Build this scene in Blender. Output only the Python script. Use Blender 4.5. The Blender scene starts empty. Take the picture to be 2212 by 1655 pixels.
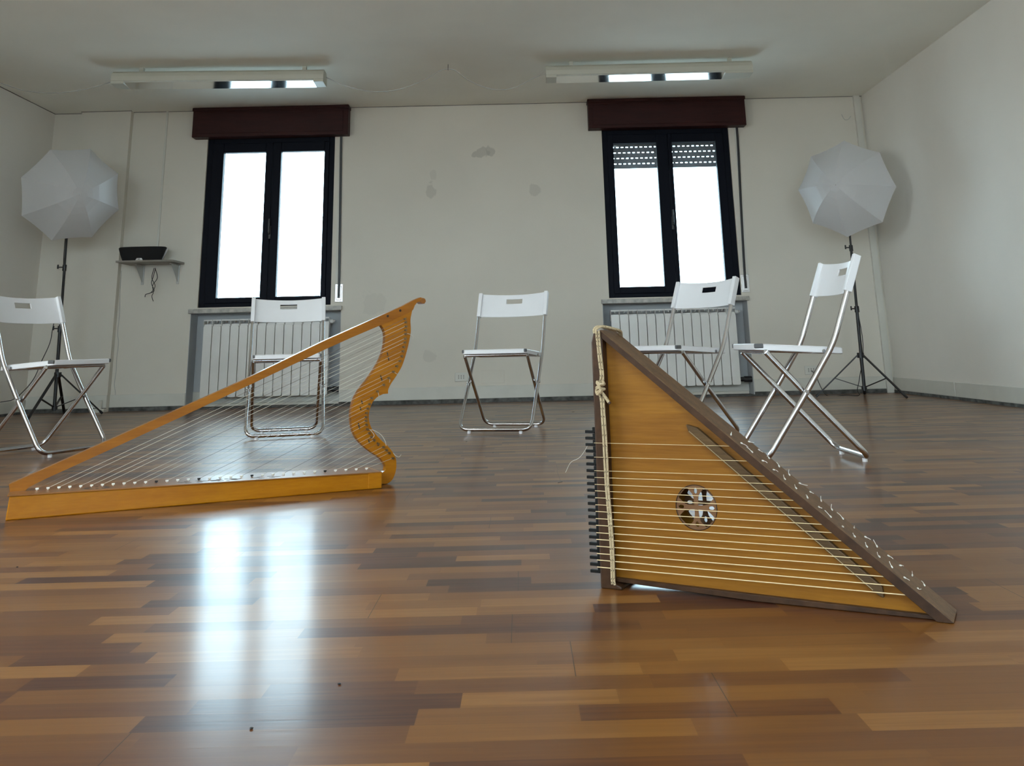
import bpy, bmesh, math, random
from mathutils import Vector, Matrix
random.seed(7)
C = bpy.context.scene.collection
sc = bpy.context.scene
PI = math.pi

# ------------------------------------------------------------------ camera
F, CX, CY = 2000.0, 1127.44, 236.94
PIT, ROL, YAW, EYE = 0.2511, 0.0241, 0.0067, 0.4596
D, HC, XL, XR, YB = 8.463, 2.689, -4.340, 3.273, -2.2
_c, _s = math.cos(YAW), math.sin(YAW)
def _unyaw(v): return Vector((_c*v[0]+_s*v[1], -_s*v[0]+_c*v[1], v[2]))
FWD = _unyaw((0, math.cos(PIT), math.sin(PIT)))
UP0 = _unyaw((0, -math.sin(PIT), math.cos(PIT)))
RT0 = _unyaw((1, 0, 0))
RT = math.cos(ROL)*RT0 - math.sin(ROL)*UP0
UP = math.sin(ROL)*RT0 + math.cos(ROL)*UP0
EYEP = Vector((0, 0, EYE))
cam = bpy.data.cameras.new('camera'); co = bpy.data.objects.new('camera', cam); C.objects.link(co)
M = Matrix((RT, UP, -FWD)).transposed().to_4x4(); M.translation = EYEP
co.matrix_world = M
cam.sensor_fit = 'HORIZONTAL'; cam.sensor_width = 36; cam.lens = F/2212*36
cam.shift_x = -(CX-1106)/2212; cam.shift_y = (CY-827.5)/2212
cam.clip_start = 0.05; cam.clip_end = 300
sc.camera = co
# measured positions are read off the room's own planes
def ray(px, py): return RT*((px-CX)/F) + UP*((CY-py)/F) + FWD
def onY(px, py, Y): d = ray(px, py); return EYEP + d*(Y/d.y)
def onZ(px, py, Z): d = ray(px, py); return EYEP + d*((Z-EYE)/d.z)

# ------------------------------------------------------------------ world, light, exposure
sc.view_settings.view_transform = 'Standard'; sc.view_settings.look = 'None'
sc.view_settings.gamma = 1; sc.view_settings.use_curve_mapping = False
sc.view_settings.exposure = -0.29
w = bpy.data.worlds.new('sky'); sc.world = w; w.use_nodes = True
nt = w.node_tree; bg = nt.nodes['Background']
tc = nt.nodes.new('ShaderNodeTexCoord'); sx = nt.nodes.new('ShaderNodeSeparateXYZ')
nt.links.new(tc.outputs['Generated'], sx.inputs[0])
mpn = nt.nodes.new('ShaderNodeMapping'); mpn.inputs['Scale'].default_value = (3, 3, 14)
nz = nt.nodes.new('ShaderNodeTexNoise'); nz.inputs['Scale'].default_value = 1.4; nz.inputs['Detail'].default_value = 3
nt.links.new(tc.outputs['Generated'], mpn.inputs[0]); nt.links.new(mpn.outputs[0], nz.inputs[0])
rp = nt.nodes.new('ShaderNodeValToRGB')
rp.color_ramp.elements[0].position = .35; rp.color_ramp.elements[0].color = (.54, .78, .94, 1)
rp.color_ramp.elements[1].position = .62; rp.color_ramp.elements[1].color = (.74, .91, 1, 1)
nt.links.new(nz.outputs[0], rp.inputs[0])
mr = nt.nodes.new('ShaderNodeMapRange'); mr.inputs[1].default_value = -.06; mr.inputs[2].default_value = .0
mr.inputs[3].default_value = .38; mr.inputs[4].default_value = 1.0
nt.links.new(sx.outputs[2], mr.inputs[0])
mx = nt.nodes.new('ShaderNodeMixRGB'); mx.blend_type = 'MULTIPLY'; mx.inputs[0].default_value = 1
nt.links.new(rp.outputs[0], mx.inputs[1]); nt.links.new(mr.outputs[0], mx.inputs[2])
nt.links.new(mx.outputs[0], bg.inputs[0]); bg.inputs[1].default_value = 18.0

def area(name, loc, rot, sx_, sy_, power, col=(1, 1, 1)):
    l = bpy.data.lights.new(name, 'AREA'); l.shape = 'RECTANGLE'; l.size = sx_; l.size_y = sy_
    l.energy = power; l.color = col
    o = bpy.data.objects.new(name, l); C.objects.link(o); o.location = loc; o.rotation_euler = rot
    return o
WZ0, WZ1 = 0.868, 2.42
WIN = [(-2.888, -1.698), (0.798, 1.988)]
# daylight from the two windows in the wall behind the camera
REAR = [(-3.1, -1.3), (0.3, 2.1)]
for a, b in REAR:
    area('rear_window_daylight', ((a+b)/2, YB-.12, 1.6), (PI/2, 0, 0), b-a, 1.4, 12, (1.0, .92, .80))
# and from the window in the left wall, beside the camera
SIDE = (-.2, 2.2)
area('side_window_daylight', (XL-.12, (SIDE[0]+SIDE[1])/2, 1.6), (0, -PI/2, 0), 1.4, SIDE[1]-SIDE[0], 75, (1.0, .91, .77))

# ------------------------------------------------------------------ materials
MATS = {}
def mat(name, col, rough=.5, metal=0., spec=.5, coat=0., bump=0., bscale=40., var=0., vscale=6., trans=0.):
    if name in MATS: return MATS[name]
    m = bpy.data.materials.new(name); m.use_nodes = True; t = m.node_tree; p = t.nodes['Principled BSDF']
    p.inputs['Base Color'].default_value = (*col, 1); p.inputs['Roughness'].default_value = rough
    p.inputs['Metallic'].default_value = metal; p.inputs['Specular IOR Level'].default_value = spec
    p.inputs['Coat Weight'].default_value = coat
    if bump or var:
        tcn = t.nodes.new('ShaderNodeTexCoord'); n = t.nodes.new('ShaderNodeTexNoise')
        n.inputs['Scale'].default_value = bscale; n.inputs['Detail'].default_value = 4
        t.links.new(tcn.outputs['Object'], n.inputs[0])
        if bump:
            b = t.nodes.new('ShaderNodeBump'); b.inputs['Strength'].default_value = bump; b.inputs['Distance'].default_value = .01
            t.links.new(n.outputs[0], b.inputs['Height']); t.links.new(b.outputs[0], p.inputs['Normal'])
        if var:
            n2 = t.nodes.new('ShaderNodeTexNoise'); n2.inputs['Scale'].default_value = vscale; n2.inputs['Detail'].default_value = 3
            t.links.new(tcn.outputs['Object'], n2.inputs[0])
            r = t.nodes.new('ShaderNodeValToRGB')
            r.color_ramp.elements[0].position = .3; r.color_ramp.elements[1].position = .7
            r.color_ramp.elements[0].color = (*[c*(1-var) for c in col], 1); r.color_ramp.elements[1].color = (*[min(1, c*(1+var)) for c in col], 1)
            t.links.new(n2.outputs[0], r.inputs[0]); t.links.new(r.outputs[0], p.inputs['Base Color'])
    MATS[name] = m; return m

def wood(name, c1, c2, rough, scale, stretch, coat=0., fine=.15, spec=.22):
    """grain stretched along one axis of the object's own coordinates"""
    m = bpy.data.materials.new(name); m.use_nodes = True; t = m.node_tree; p = t.nodes['Principled BSDF']
    tcn = t.nodes.new('ShaderNodeTexCoord'); mp = t.nodes.new('ShaderNodeMapping'); mp.inputs['Scale'].default_value = stretch
    t.links.new(tcn.outputs['Object'], mp.inputs[0])
    n = t.nodes.new('ShaderNodeTexNoise'); n.inputs['Scale'].default_value = scale; n.inputs['Detail'].default_value = 6; n.inputs['Roughness'].default_value = .65
    t.links.new(mp.outputs[0], n.inputs[0])
    n2 = t.nodes.new('ShaderNodeTexNoise'); n2.inputs['Scale'].default_value = scale*7; n2.inputs['Detail'].default_value = 3
    t.links.new(mp.outputs[0], n2.inputs[0])
    mxx = t.nodes.new('ShaderNodeMix'); mxx.inputs[0].default_value = fine
    t.links.new(n.outputs[0], mxx.inputs[2]); t.links.new(n2.outputs[0], mxx.inputs[3])
    r = t.nodes.new('ShaderNodeValToRGB'); r.color_ramp.elements[0].position = .33; r.color_ramp.elements[1].position = .68
    r.color_ramp.elements[0].color = (*c1, 1); r.color_ramp.elements[1].color = (*c2, 1)
    t.links.new(mxx.outputs[0], r.inputs[0]); t.links.new(r.outputs[0], p.inputs['Base Color'])
    b = t.nodes.new('ShaderNodeBump'); b.inputs['Strength'].default_value = .12; b.inputs['Distance'].default_value = .003
    t.links.new(n2.outputs[0], b.inputs['Height']); t.links.new(b.outputs[0], p.inputs['Normal'])
    p.inputs['Specular IOR Level'].default_value = spec; p.inputs['Roughness'].default_value = rough; p.inputs['Coat Weight'].default_value = coat; p.inputs['Coat Roughness'].default_value = .15
    MATS[name] = m; return m

def floor_mat():
    m = bpy.data.materials.new('laminate_floor'); m.use_nodes = True; t = m.node_tree; N = t.nodes; L = t.links; p = N['Principled BSDF']
    tcn = N.new('ShaderNodeTexCoord'); s = N.new('ShaderNodeSeparateXYZ'); L.new(tcn.outputs['Object'], s.inputs[0])
    def mth(op, a, b=None, c=None):
        n = N.new('ShaderNodeMath'); n.operation = op
        for i, v in enumerate((a, b, c)):
            if v is None: continue
            if isinstance(v, (int, float)): n.inputs[i].default_value = v
            else: L.new(v, n.inputs[i])
        return n.outputs[0]
    def wn(x, y):
        cmb = N.new('ShaderNodeCombineXYZ'); L.new(x, cmb.inputs[0]); L.new(y, cmb.inputs[1])
        n = N.new('ShaderNodeTexWhiteNoise'); n.noise_dimensions = '2D'; L.new(cmb.outputs[0], n.inputs['Vector']); return n.outputs['Value']
    W = .0545
    yy = mth('DIVIDE', mth('ADD', s.outputs[1], 50.0125), W); row = mth('FLOOR', yy); fy = mth('FRACT', yy)
    brow = mth('FLOOR', mth('DIVIDE', row, 3.0))
    z0 = mth('MULTIPLY', row, 0.0)
    xo = mth('ADD', mth('DIVIDE', mth('ADD', s.outputs[0], 50), .30), mth('MULTIPLY', wn(row, z0), 9.0))
    # unequal strip lengths
    xo = mth('ADD', xo, mth('MULTIPLY', mth('SINE', mth('MULTIPLY', xo, 2.1)), .22))
    ci = mth('FLOOR', xo)
    v = wn(row, ci)
    ramp = N.new('ShaderNodeValToRGB'); ramp.color_ramp.interpolation = 'LINEAR'
    cols = [(0, (.045, .014, .008)), (.12, (.072, .022, .010)), (.26, (.120, .041, .012)), (.55, (.165, .063, .014)), (.85, (.215, .088, .019)), (1, (.28, .124, .031))]
    e = ramp.color_ramp.elements
    e[0].position, e[0].color = 0, (*cols[0][1], 1); e[1].position, e[1].color = 1, (*cols[-1][1], 1)
    for q, cc in cols[1:-1]:
        k = e.new(q); k.color = (*cc, 1)
    # grain
    cmb = N.new('ShaderNodeCombineXYZ')
    L.new(mth('ADD', mth('MULTIPLY', s.outputs[0], 3.0), mth('MULTIPLY', v, 40)), cmb.inputs[0]); L.new(mth('MULTIPLY', s.outputs[1], 75.), cmb.inputs[1]); L.new(mth('MULTIPLY', v, 13), cmb.inputs[2])
    n = N.new('ShaderNodeTexNoise'); n.inputs['Scale'].default_value = 1.; n.inputs['Detail'].default_value = 5; n.inputs['Roughness'].default_value = .6
    n.inputs['Distortion'].default_value = .6
    L.new(cmb.outputs[0], n.inputs[0])
    g = mth('SUBTRACT', n.outputs[0], .5)
    vv = mth('ADD', v, mth('MULTIPLY', g, .55)); L.new(vv, ramp.inputs[0])
    # seams between boards
    bx = mth('FRACT', mth('ADD', mth('DIVIDE', mth('ADD', s.outputs[0], 50), 1.18), mth('MULTIPLY', wn(brow, z0), 7.0)))
    fb = mth('FRACT', mth('DIVIDE', yy, 3.0))
    s1 = mth('LESS_THAN', bx, .0012); s2 = mth('LESS_THAN', fb, .006)
    seam = mth('MAXIMUM', s1, mth('MULTIPLY', s2, .35))
    mx1 = N.new('ShaderNodeMixRGB'); mx1.blend_type = 'MIX'; L.new(mth('MULTIPLY', seam, .8), mx1.inputs[0]); L.new(ramp.outputs[0], mx1.inputs[1]); mx1.inputs[2].default_value = (.02, .010, .007, 1)
    L.new(mx1.outputs[0], p.inputs['Base Color'])
    n3 = N.new('ShaderNodeTexNoise'); n3.inputs['Scale'].default_value = 7; n3.inputs['Detail'].default_value = 4; L.new(tcn.outputs['Object'], n3.inputs[0])
    rr = N.new('ShaderNodeMapRange'); rr.inputs[3].default_value = .33; rr.inputs[4].default_value = .42; L.new(n3.outputs[0], rr.inputs[0]); L.new(rr.outputs[0], p.inputs['Roughness'])
    b = N.new('ShaderNodeBump'); b.inputs['Strength'].default_value = .10; b.inputs['Distance'].default_value = .001
    L.new(mth('SUBTRACT', n.outputs[0], mth('MULTIPLY', seam, 3)), b.inputs['Height']); L.new(b.outputs[0], p.inputs['Normal'])
    p.inputs['Specular IOR Level'].default_value = .30
    p.inputs['Coat Weight'].default_value = .34; p.inputs['Coat Roughness'].default_value = .155; p.inputs['Coat IOR'].default_value = 1.5
    L.new(b.outputs[0], p.inputs['Coat Normal'])
    return m

def wall_mat(name, col, stains=()):
    m = bpy.data.materials.new(name); m.use_nodes = True; t = m.node_tree; N = t.nodes; L = t.links; p = N['Principled BSDF']
    tcn = N.new('ShaderNodeTexCoord')
    n = N.new('ShaderNodeTexNoise'); n.inputs['Scale'].default_value = 1.3; n.inputs['Detail'].default_value = 4; L.new(tcn.outputs['Object'], n.inputs[0])
    r = N.new('ShaderNodeValToRGB'); r.color_ramp.elements[0].position = .35; r.color_ramp.elements[1].position = .65
    r.color_ramp.elements[0].color = (*[c*.965 for c in col], 1); r.color_ramp.elements[1].color = (*[c*1.015 for c in col], 1)
    L.new(n.outputs[0], r.inputs[0]); out = r.outputs[0]
    if stains:
        nn = N.new('ShaderNodeTexNoise'); nn.inputs['Scale'].default_value = 14; nn.inputs['Detail'].default_value = 3; L.new(tcn.outputs['Object'], nn.inputs[0])
        ad = N.new('ShaderNodeMath'); ad.operation = 'MULTIPLY'; L.new(nn.outputs[0], ad.inputs[0]); ad.inputs[1].default_value = 1.6
    for (X, Z, rx, rz, k) in stains:
        mp = N.new('ShaderNodeMapping'); mp.vector_type = 'POINT'
        mp.inputs['Location'].default_value = (-X/rx, 0, -Z/rz); mp.inputs['Scale'].default_value = (1/rx, 0, 1/rz)
        L.new(tcn.outputs['Object'], mp.inputs[0])
        ln = N.new('ShaderNodeVectorMath'); ln.operation = 'LENGTH'; L.new(mp.outputs[0], ln.inputs[0])
        s = N.new('ShaderNodeMath'); s.operation = 'ADD'; L.new(ln.outputs['Value'], s.inputs[0]); L.new(ad.outputs[0], s.inputs[1])
        mrr = N.new('ShaderNodeMapRange'); mrr.inputs[1].default_value = 1.62; mrr.inputs[2].default_value = 1.78; mrr.inputs[3].default_value = k; mrr.inputs[4].default_value = 0
        L.new(s.outputs[0], mrr.inputs[0])
        mxx = N.new('ShaderNodeMixRGB'); L.new(mrr.outputs[0], mxx.inputs[0]); L.new(out, mxx.inputs[1]); mxx.inputs[2].default_value = (*[c*.62 for c in col], 1)
        out = mxx.outputs[0]
    L.new(out, p.inputs['Base Color']); p.inputs['Roughness'].default_value = .75; p.inputs['Specular IOR Level'].default_value = .25
    n4 = N.new('ShaderNodeTexNoise'); n4.inputs['Scale'].default_value = 120; n4.inputs['Detail'].default_value = 3; L.new(tcn.outputs['Object'], n4.inputs[0])
    b = N.new('ShaderNodeBump'); b.inputs['Strength'].default_value = .12; b.inputs['Distance'].default_value = .004
    L.new(n4.outputs[0], b.inputs['Height']); L.new(b.outputs[0], p.inputs['Normal'])
    return m

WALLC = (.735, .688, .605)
M_floor = floor_mat()
M_ceil = wall_mat('ceiling_paint', (.93, .915, .83), [])
M_wall = wall_mat('wall_paint', WALLC, [(-.33, 2.225, .085, .055, .55), (-.25, 2.24, .05, .05, .55), (-.80, 1.87, .05, .09, .4), (.165, 1.87, .055, .06, .35), (-.78, 2.03, .035, .045, .2),
      (-.82, .40, .07, .07, .22), (-1.31, .87, .12, .10, .15)])
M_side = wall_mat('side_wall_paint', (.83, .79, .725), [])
M_niche_shade = wall_mat('niche_shade', (.52, .53, .54), [])  # wall inside the recesses, darkened in colour to stand for its shade
M_pvc = mat('white_plastic', (.78, .78, .80), .38, var=.02)
M_chrome = mat('chromed_steel', (.62, .63, .65), .18, 1.0, bump=.02, bscale=200)
M_dark = mat('black_metal', (.012, .012, .014), .4, bump=.05, bscale=90)
M_rod = mat('dull_brass_rod', (.42, .33, .20), .35, .8, var=.05)
M_peg = mat('black_peg', (.004, .004, .004), .5, spec=.2, bump=.03)
M_rubber = mat('grey_fitting', (.10, .10, .105), .5, var=.1)
M_win = mat('dark_window_frame', (.0035, .005, .011), .5, spec=.10, bump=.03, bscale=60)
M_stone = mat('sill_stone', (.42, .40, .36), .35, var=.25, vscale=25)
M_rad = mat('radiator_enamel', (.76, .75, .72), .28, var=.03)
M_radgap = mat('radiator_core', (.45, .45, .45), .5, var=.03)
M_box = wood('mahogany_box', (.024, .0050, .0045), (.046, .0100, .0085), .5, 3, (1, 8, 8))
M_lamp = mat('lamp_housing', (.56, .55, .47), .4, var=.02)
M_refl = mat('lamp_reflector', (.88, .89, .88), .09, 1.0, var=.02)
M_cable = mat('grey_cable', (.46, .46, .44), .5, var=.05)
M_black = mat('black_cable', (.015, .015, .016), .5, var=.1)
M_grime = mat('dusty_skirting_gap', (.10, .10, .095), .9, var=.6, vscale=18)
M_joint = mat('ceiling_joint', (.20, .19, .17), .8, var=.3)
M_bracket = mat('painted_bracket', (.50, .50, .48), .4, .3, var=.05)
M_base = mat('painted_skirting', (.66, .64, .575), .45, var=.04)
M_plate = mat('outlet_plate', (.68, .66, .60), .4, var=.03)
M_hole = mat('dark_slot', (.02, .02, .02), .7, var=.1)
M_harp = wood('honey_maple', (.33, .108, .001), (.47, .180, .003), .30, 2.2, (1.2, 9, 9), coat=.08, fine=.3)
M_harpd = wood('dark_maple_edge', (.22, .085, .018), (.34, .135, .030), .32, 2.2, (1.2, 9, 9), coat=.06)
M_harpc = wood('amber_maple', (.24, .076, .002), (.37, .132, .005), .30, 2.2, (1.2, 9, 9), coat=.08, fine=.3)
M_spruce = wood('spruce_soundboard', (.165, .060, .004), (.265, .112, .010), .42, 1.6, (1.2, 1.0, 16), coat=0, fine=.35)
M_walnut = wood('walnut', (.022, .010, .005), (.068, .031, .014), .38, 4, (2, 9, 2), coat=0, fine=.4)
M_walnutH = wood('walnut_bridge', (.050, .028, .012), (.105, .060, .024), .36, 5, (1.2, 9, 9), coat=0, fine=.4)
M_walnutB = wood('walnut_beam_top', (.085, .045, .022), (.20, .115, .058), .45, 5, (1.2, 9, 9), fine=.4)
M_rose = wood('rosette_wood', (.13, .060, .026), (.19, .095, .042), .5, 6, (3, 3, 3))
M_rope = mat('beige_rope', (.50, .39, .24), .8, bump=.6, bscale=300)
M_fleck = mat('rope_fleck', (.03, .025, .02), .8, var=.1)
M_nylon = mat('nylon_string', (.62, .58, .50), .3, var=.03)
M_gut = mat('gut_string', (.72, .56, .32), .35, var=.03)
M_darkstring = mat('dark_string', (.16, .12, .10), .3, var=.03)
M_brass = mat('steel_pin', (.20, .13, .07), .3, 1.0, var=.05)
M_ivory = mat('ivory_peg', (.85, .84, .78), .35, var=.02)
M_shelf = wood('grey_shelf_board', (.22, .20, .17), (.33, .30, .26), .4, 3, (1, 6, 6))
M_cloth = mat('speaker_cloth', (.010, .010, .011), .9, bump=.4, bscale=500)
M_sil = mat('silver_trim', (.75, .76, .78), .25, .6, var=.02)
M_slat = mat('shutter_slat', (.16, .15, .16), .5, var=.08)
M_out = mat('facade_plaster', (.7, .72, .74), .8, var=.04)

def glass():
    m = bpy.data.materials.new('window_glass'); m.use_nodes = True; t = m.node_tree; N = t.nodes
    N.remove(N['Principled BSDF']); o = N['Material Output']
    tr = N.new('ShaderNodeBsdfTransparent'); tr.inputs[0].default_value = (.93, .965, .97, 1)
    gl = N.new('ShaderNodeBsdfGlossy'); gl.inputs['Roughness'].default_value = .02
    fr = N.new('ShaderNodeFresnel'); fr.inputs[0].default_value = 1.35
    ms = N.new('ShaderNodeMixShader'); t.links.new(fr.outputs[0], ms.inputs[0]); t.links.new(tr.outputs[0], ms.inputs[1]); t.links.new(gl.outputs[0], ms.inputs[2])
    t.links.new(ms.outputs[0], o.inputs[0]); return m
M_glass = glass()
def canopy_mat():
    m = bpy.data.materials.new('umbrella_nylon'); m.use_nodes = True; t = m.node_tree; N = t.nodes
    p = N['Principled BSDF']; p.inputs['Base Color'].default_value = (.80, .80, .82, 1); p.inputs['Roughness'].default_value = .45
    tcn = N.new('ShaderNodeTexCoord'); n = N.new('ShaderNodeTexNoise'); n.inputs['Scale'].default_value = 9; t.links.new(tcn.outputs['Object'], n.inputs[0])
    b = N.new('ShaderNodeBump'); b.inputs['Strength'].default_value = .2; b.inputs['Distance'].default_value = .02; t.links.new(n.outputs[0], b.inputs['Height']); t.links.new(b.outputs[0], p.inputs['Normal'])
    tl = N.new('ShaderNodeBsdfTranslucent'); tl.inputs[0].default_value = (.86, .86, .88, 1)
    ms = N.new('ShaderNodeMixShader'); ms.inputs[0].default_value = .5
    t.links.new(p.outputs[0], ms.inputs[1]); t.links.new(tl.outputs[0], ms.inputs[2]); t.links.new(ms.outputs[0], N['Material Output'].inputs[0])
    return m
M_canopy = canopy_mat()

# ------------------------------------------------------------------ geometry helpers
def obj(name, bm, m, parent=None, smooth=False, bevel=0., seg=2):
    bmesh.ops.recalc_face_normals(bm, faces=bm.faces)
    me = bpy.data.meshes.new(name); bm.to_mesh(me); bm.free()
    ms = m if isinstance(m, (list, tuple)) else [m]
    for k in ms: me.materials.append(k)
    if smooth:
        for f in me.polygons: f.use_smooth = True
        me.set_sharp_from_angle(angle=math.radians(42))
    o = bpy.data.objects.new(name, me); C.objects.link(o)
    if parent: o.parent = parent
    if bevel:
        b = o.modifiers.new('bevel', 'BEVEL'); b.width = bevel; b.segments = seg; b.limit_method = 'ANGLE'; b.angle_limit = math.radians(40)
    return o
def thing(name, label, cat, loc=(0, 0, 0), rotz=0, group=None):
    o = bpy.data.objects.new(name, None); C.objects.link(o); o.empty_display_size = .1
    o.location = loc; o.rotation_euler = (0, 0, rotz); return tag(o, label, cat, group)
def tag(o, label, cat, group=None):
    o['label'] = label; o['category'] = cat
    if group: o['group'] = group
    return o
def struct(name, bm, m, **k):
    o = obj(name, bm, m, **k); o['kind'] = 'structure'; return o
def B(): return bmesh.new()
def box(bm, x0, x1, y0, y1, z0, z1, mi=0):
    v = [bm.verts.new((x, y, z)) for x in (x0, x1) for y in (y0, y1) for z in (z0, z1)]
    for q in ((0, 1, 3, 2), (4, 6, 7, 5), (0, 4, 5, 1), (2, 3, 7, 6), (0, 2, 6, 4), (1, 5, 7, 3)):
        f = bm.faces.new([v[i] for i in q]); f.material_index = mi
    return v
def obox(bm, c, ax, ay, az):
    """box from centre and three half-extent vectors"""
    c, ax, ay, az = map(Vector, (c, ax, ay, az)); v = [bm.verts.new(c+i*ax+j*ay+k*az) for i in (-1, 1) for j in (-1, 1) for k in (-1, 1)]
    for q in ((0, 1, 3, 2), (4, 6, 7, 5), (0, 4, 5, 1), (2, 3, 7, 6), (0, 2, 6, 4), (1, 5, 7, 3)): bm.faces.new([v[i] for i in q])
def smoothpts(pts, n=6):
    """Catmull-Rom"""
    P = [Vector(p) for p in pts]; P = [2*P[0]-P[1]]+P+[2*P[-1]-P[-2]]; out = []
    for i in range(1, len(P)-2):
        a, b, c, d = P[i-1:i+3]
        for k in range(n):
            t = k/n; out.append(.5*((2*b)+(c-a)*t+(2*a-5*b+4*c-d)*t*t+(3*b-a-3*c+d)*t**3))
    return out+[P[-2]]
def fillet(pts, rs, n=6):
    """round the inner corners of a polyline"""
    P = [Vector(p) for p in pts]; out = [P[0]]
    for i in range(1, len(P)-1):
        r = rs[i-1] if isinstance(rs, (list, tuple)) else rs
        a = (P[i-1]-P[i]).normalized(); b = (P[i+1]-P[i]).normalized()
        p0, p2 = P[i]+a*r, P[i]+b*r
        for k in range(n+1):
            t = k/n; out.append((1-t)**2*p0+2*t*(1-t)*P[i]+t*t*p2)
    return out+[P[-1]]
def tube(bm, pts, r, n=10, ref=None, r2=None, caps=True, mi=0):
    """sweep; ref gives a fixed direction for the section's second axis"""
    P = [Vector(p) for p in pts]; rings = []; r2 = r if r2 is None else r2
    u = None
    for i, p in enumerate(P):
        t = (P[min(i+1, len(P)-1)]-P[max(i-1, 0)]).normalized()
        if ref is not None:
            u = ref[i] if isinstance(ref, list) else ref
            u = (u-t*u.dot(t)).normalized()
        else:
            if u is None: u = t.orthogonal()
            u = (u-t*u.dot(t)).normalized()
        v = t.cross(u); rr = r[i] if isinstance(r, list) else r; q2 = rr if r2 is r else r2
        rings.append([bm.verts.new(p+u*q2*math.cos(a)+v*rr*math.sin(a)) for a in [2*PI*k/n for k in range(n)]])
    for a, b in zip(rings, rings[1:]):
        for k in range(n):
            f = bm.faces.new((a[k], a[(k+1) % n], b[(k+1) % n], b[k])); f.material_index = mi
    if caps:
        f = bm.faces.new(rings[0][::-1]); f.material_index = mi; f = bm.faces.new(rings[-1]); f.material_index = mi
def prism(bm, poly, f, t0, t1):
    """poly in plane coords (a,b); f(a,b,t)->world"""
    A = [bm.verts.new(f(a, b, t0)) for a, b in poly]; Bv = [bm.verts.new(f(a, b, t1)) for a, b in poly]
    n = len(poly); fs = [bm.faces.new(A), bm.faces.new(Bv[::-1])]
    for i in range(n): bm.faces.new((A[i], Bv[i], Bv[(i+1) % n], A[(i+1) % n]))
    for f_ in fs: f_.normal_update()
    bmesh.ops.triangulate(bm, faces=fs)
def dup(root, loc, rotz, label, group=None):
    r = root.copy(); C.objects.link(r); r.location = loc; r.rotation_euler = (0, 0, rotz); r['label'] = label
    if group: r['group'] = group
    for ch in list(root.children):
        c = ch.copy(); C.objects.link(c); c.parent = r
        for g in ch.children:
            d = g.copy(); C.objects.link(d); d.parent = c
    return r

# ------------------------------------------------------------------ room shell
T = .34
bm = B(); box(bm, XL-.3, XR+.3, YB-.3, D+.3, -.1, 0); struct('floor', bm, M_floor)
bm = B(); box(bm, XL-.3, XR+.3, YB-.3, D+.3, HC, HC+.1); struct('ceiling', bm, M_ceil)
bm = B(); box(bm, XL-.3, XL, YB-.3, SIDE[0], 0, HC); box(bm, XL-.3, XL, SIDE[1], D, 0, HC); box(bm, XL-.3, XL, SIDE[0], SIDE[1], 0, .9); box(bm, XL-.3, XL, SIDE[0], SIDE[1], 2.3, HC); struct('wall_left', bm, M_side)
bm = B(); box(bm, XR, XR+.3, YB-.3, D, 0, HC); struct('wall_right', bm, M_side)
NICHE = [(-2.945, -1.602), (.735, 2.035)]
bm = B()
xs = [XL-.3, NICHE[0][0], WIN[0][0], WIN[0][1], NICHE[0][1], NICHE[1][0], WIN[1][0], WIN[1][1], NICHE[1][1], XR+.3]
for a, b in zip(xs, xs[1:]):
    inn = any(n[0]-1e-6 <= a and b <= n[1]+1e-6 for n in NICHE); inw = any(abs(wv[0]-a) < 1e-6 and abs(wv[1]-b) < 1e-6 for wv in WIN)
    if not inn: box(bm, a, b, D, D+T, 0, HC)
    else:
        box(bm, a, b, D+.19, D+T, 0, .82)
        if not inw: box(bm, a, b, D, D+T, .82, HC)
        else: box(bm, a, b, D, D+T, .82, WZ0); box(bm, a, b, D, D+T, WZ1, HC)
bmesh.ops.remove_doubles(bm, verts=bm.verts, dist=1e-5)
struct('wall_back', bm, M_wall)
# rear wall behind the camera, with its two window openings
bm = B(); xs = [XL-.3, REAR[0][0], REAR[0][1], REAR[1][0], REAR[1][1], XR+.3]
for i, (a, b) in enumerate(zip(xs, xs[1:])):
    if i % 2 == 0: box(bm, a, b, YB-.3, YB, 0, HC)
    else: box(bm, a, b, YB-.3, YB, 0, .9); box(bm, a, b, YB-.3, YB, 2.3, HC)
struct('wall_front', bm, M_side)
# shallow pilaster and pipe box in the corners
bm = B(); box(bm, -4.06, -3.60, D-.06, D, 0, HC); struct('trim_1', bm, M_wall)
bm = B(); box(bm, XR-.085, XR-.03, D-.03, D, 0, HC); struct('trim_2', bm, M_base)
bm = B(); box(bm, -3.292, -3.272, D-.012, D, 1.36, HC); struct('trim_3', bm, M_base, bevel=.003)
# skirting
def skirt(name, segs, m):
    bm = B()
    for s in segs: box(bm, *s)
    return struct(name, bm, m, bevel=.003)
bk = [(XL, -4.06), (-3.60, NICHE[0][0]), (NICHE[0][1], NICHE[1][0]), (NICHE[1][1], XR-.085)]
skirt('baseboard_back', [(a, b, D-.010, D, .034, .140) for a, b in bk]+[(-4.06, -3.60, D-.07, D-.06, .034, .14)]+[(a, b, D+.178, D+.19, .034, .14) for a, b in NICHE], M_base)
skirt('baseboard_left', [(XL, XL+.012, YB, D, .02, .115)], M_base)
skirt('baseboard_right', [(XR-.012, XR, YB, 7.28, .022, .128), (XR-.012, XR, 7.285, D, .022, .128)], M_base)
bm = B()
for a, b in bk: box(bm, a, b, D-.014, D-.002, 0, .034)
for a, b in NICHE: box(bm, a, b, D-.014, D+.175, 0, .012)
box(bm, -4.06, -3.6, D-.074, D-.062, 0, .034); box(bm, XL, XL+.014, YB, D, 0, .02); box(bm, XR-.014, XR, YB, D, 0, .022)
struct('trim_4', bm, M_grime)
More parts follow.
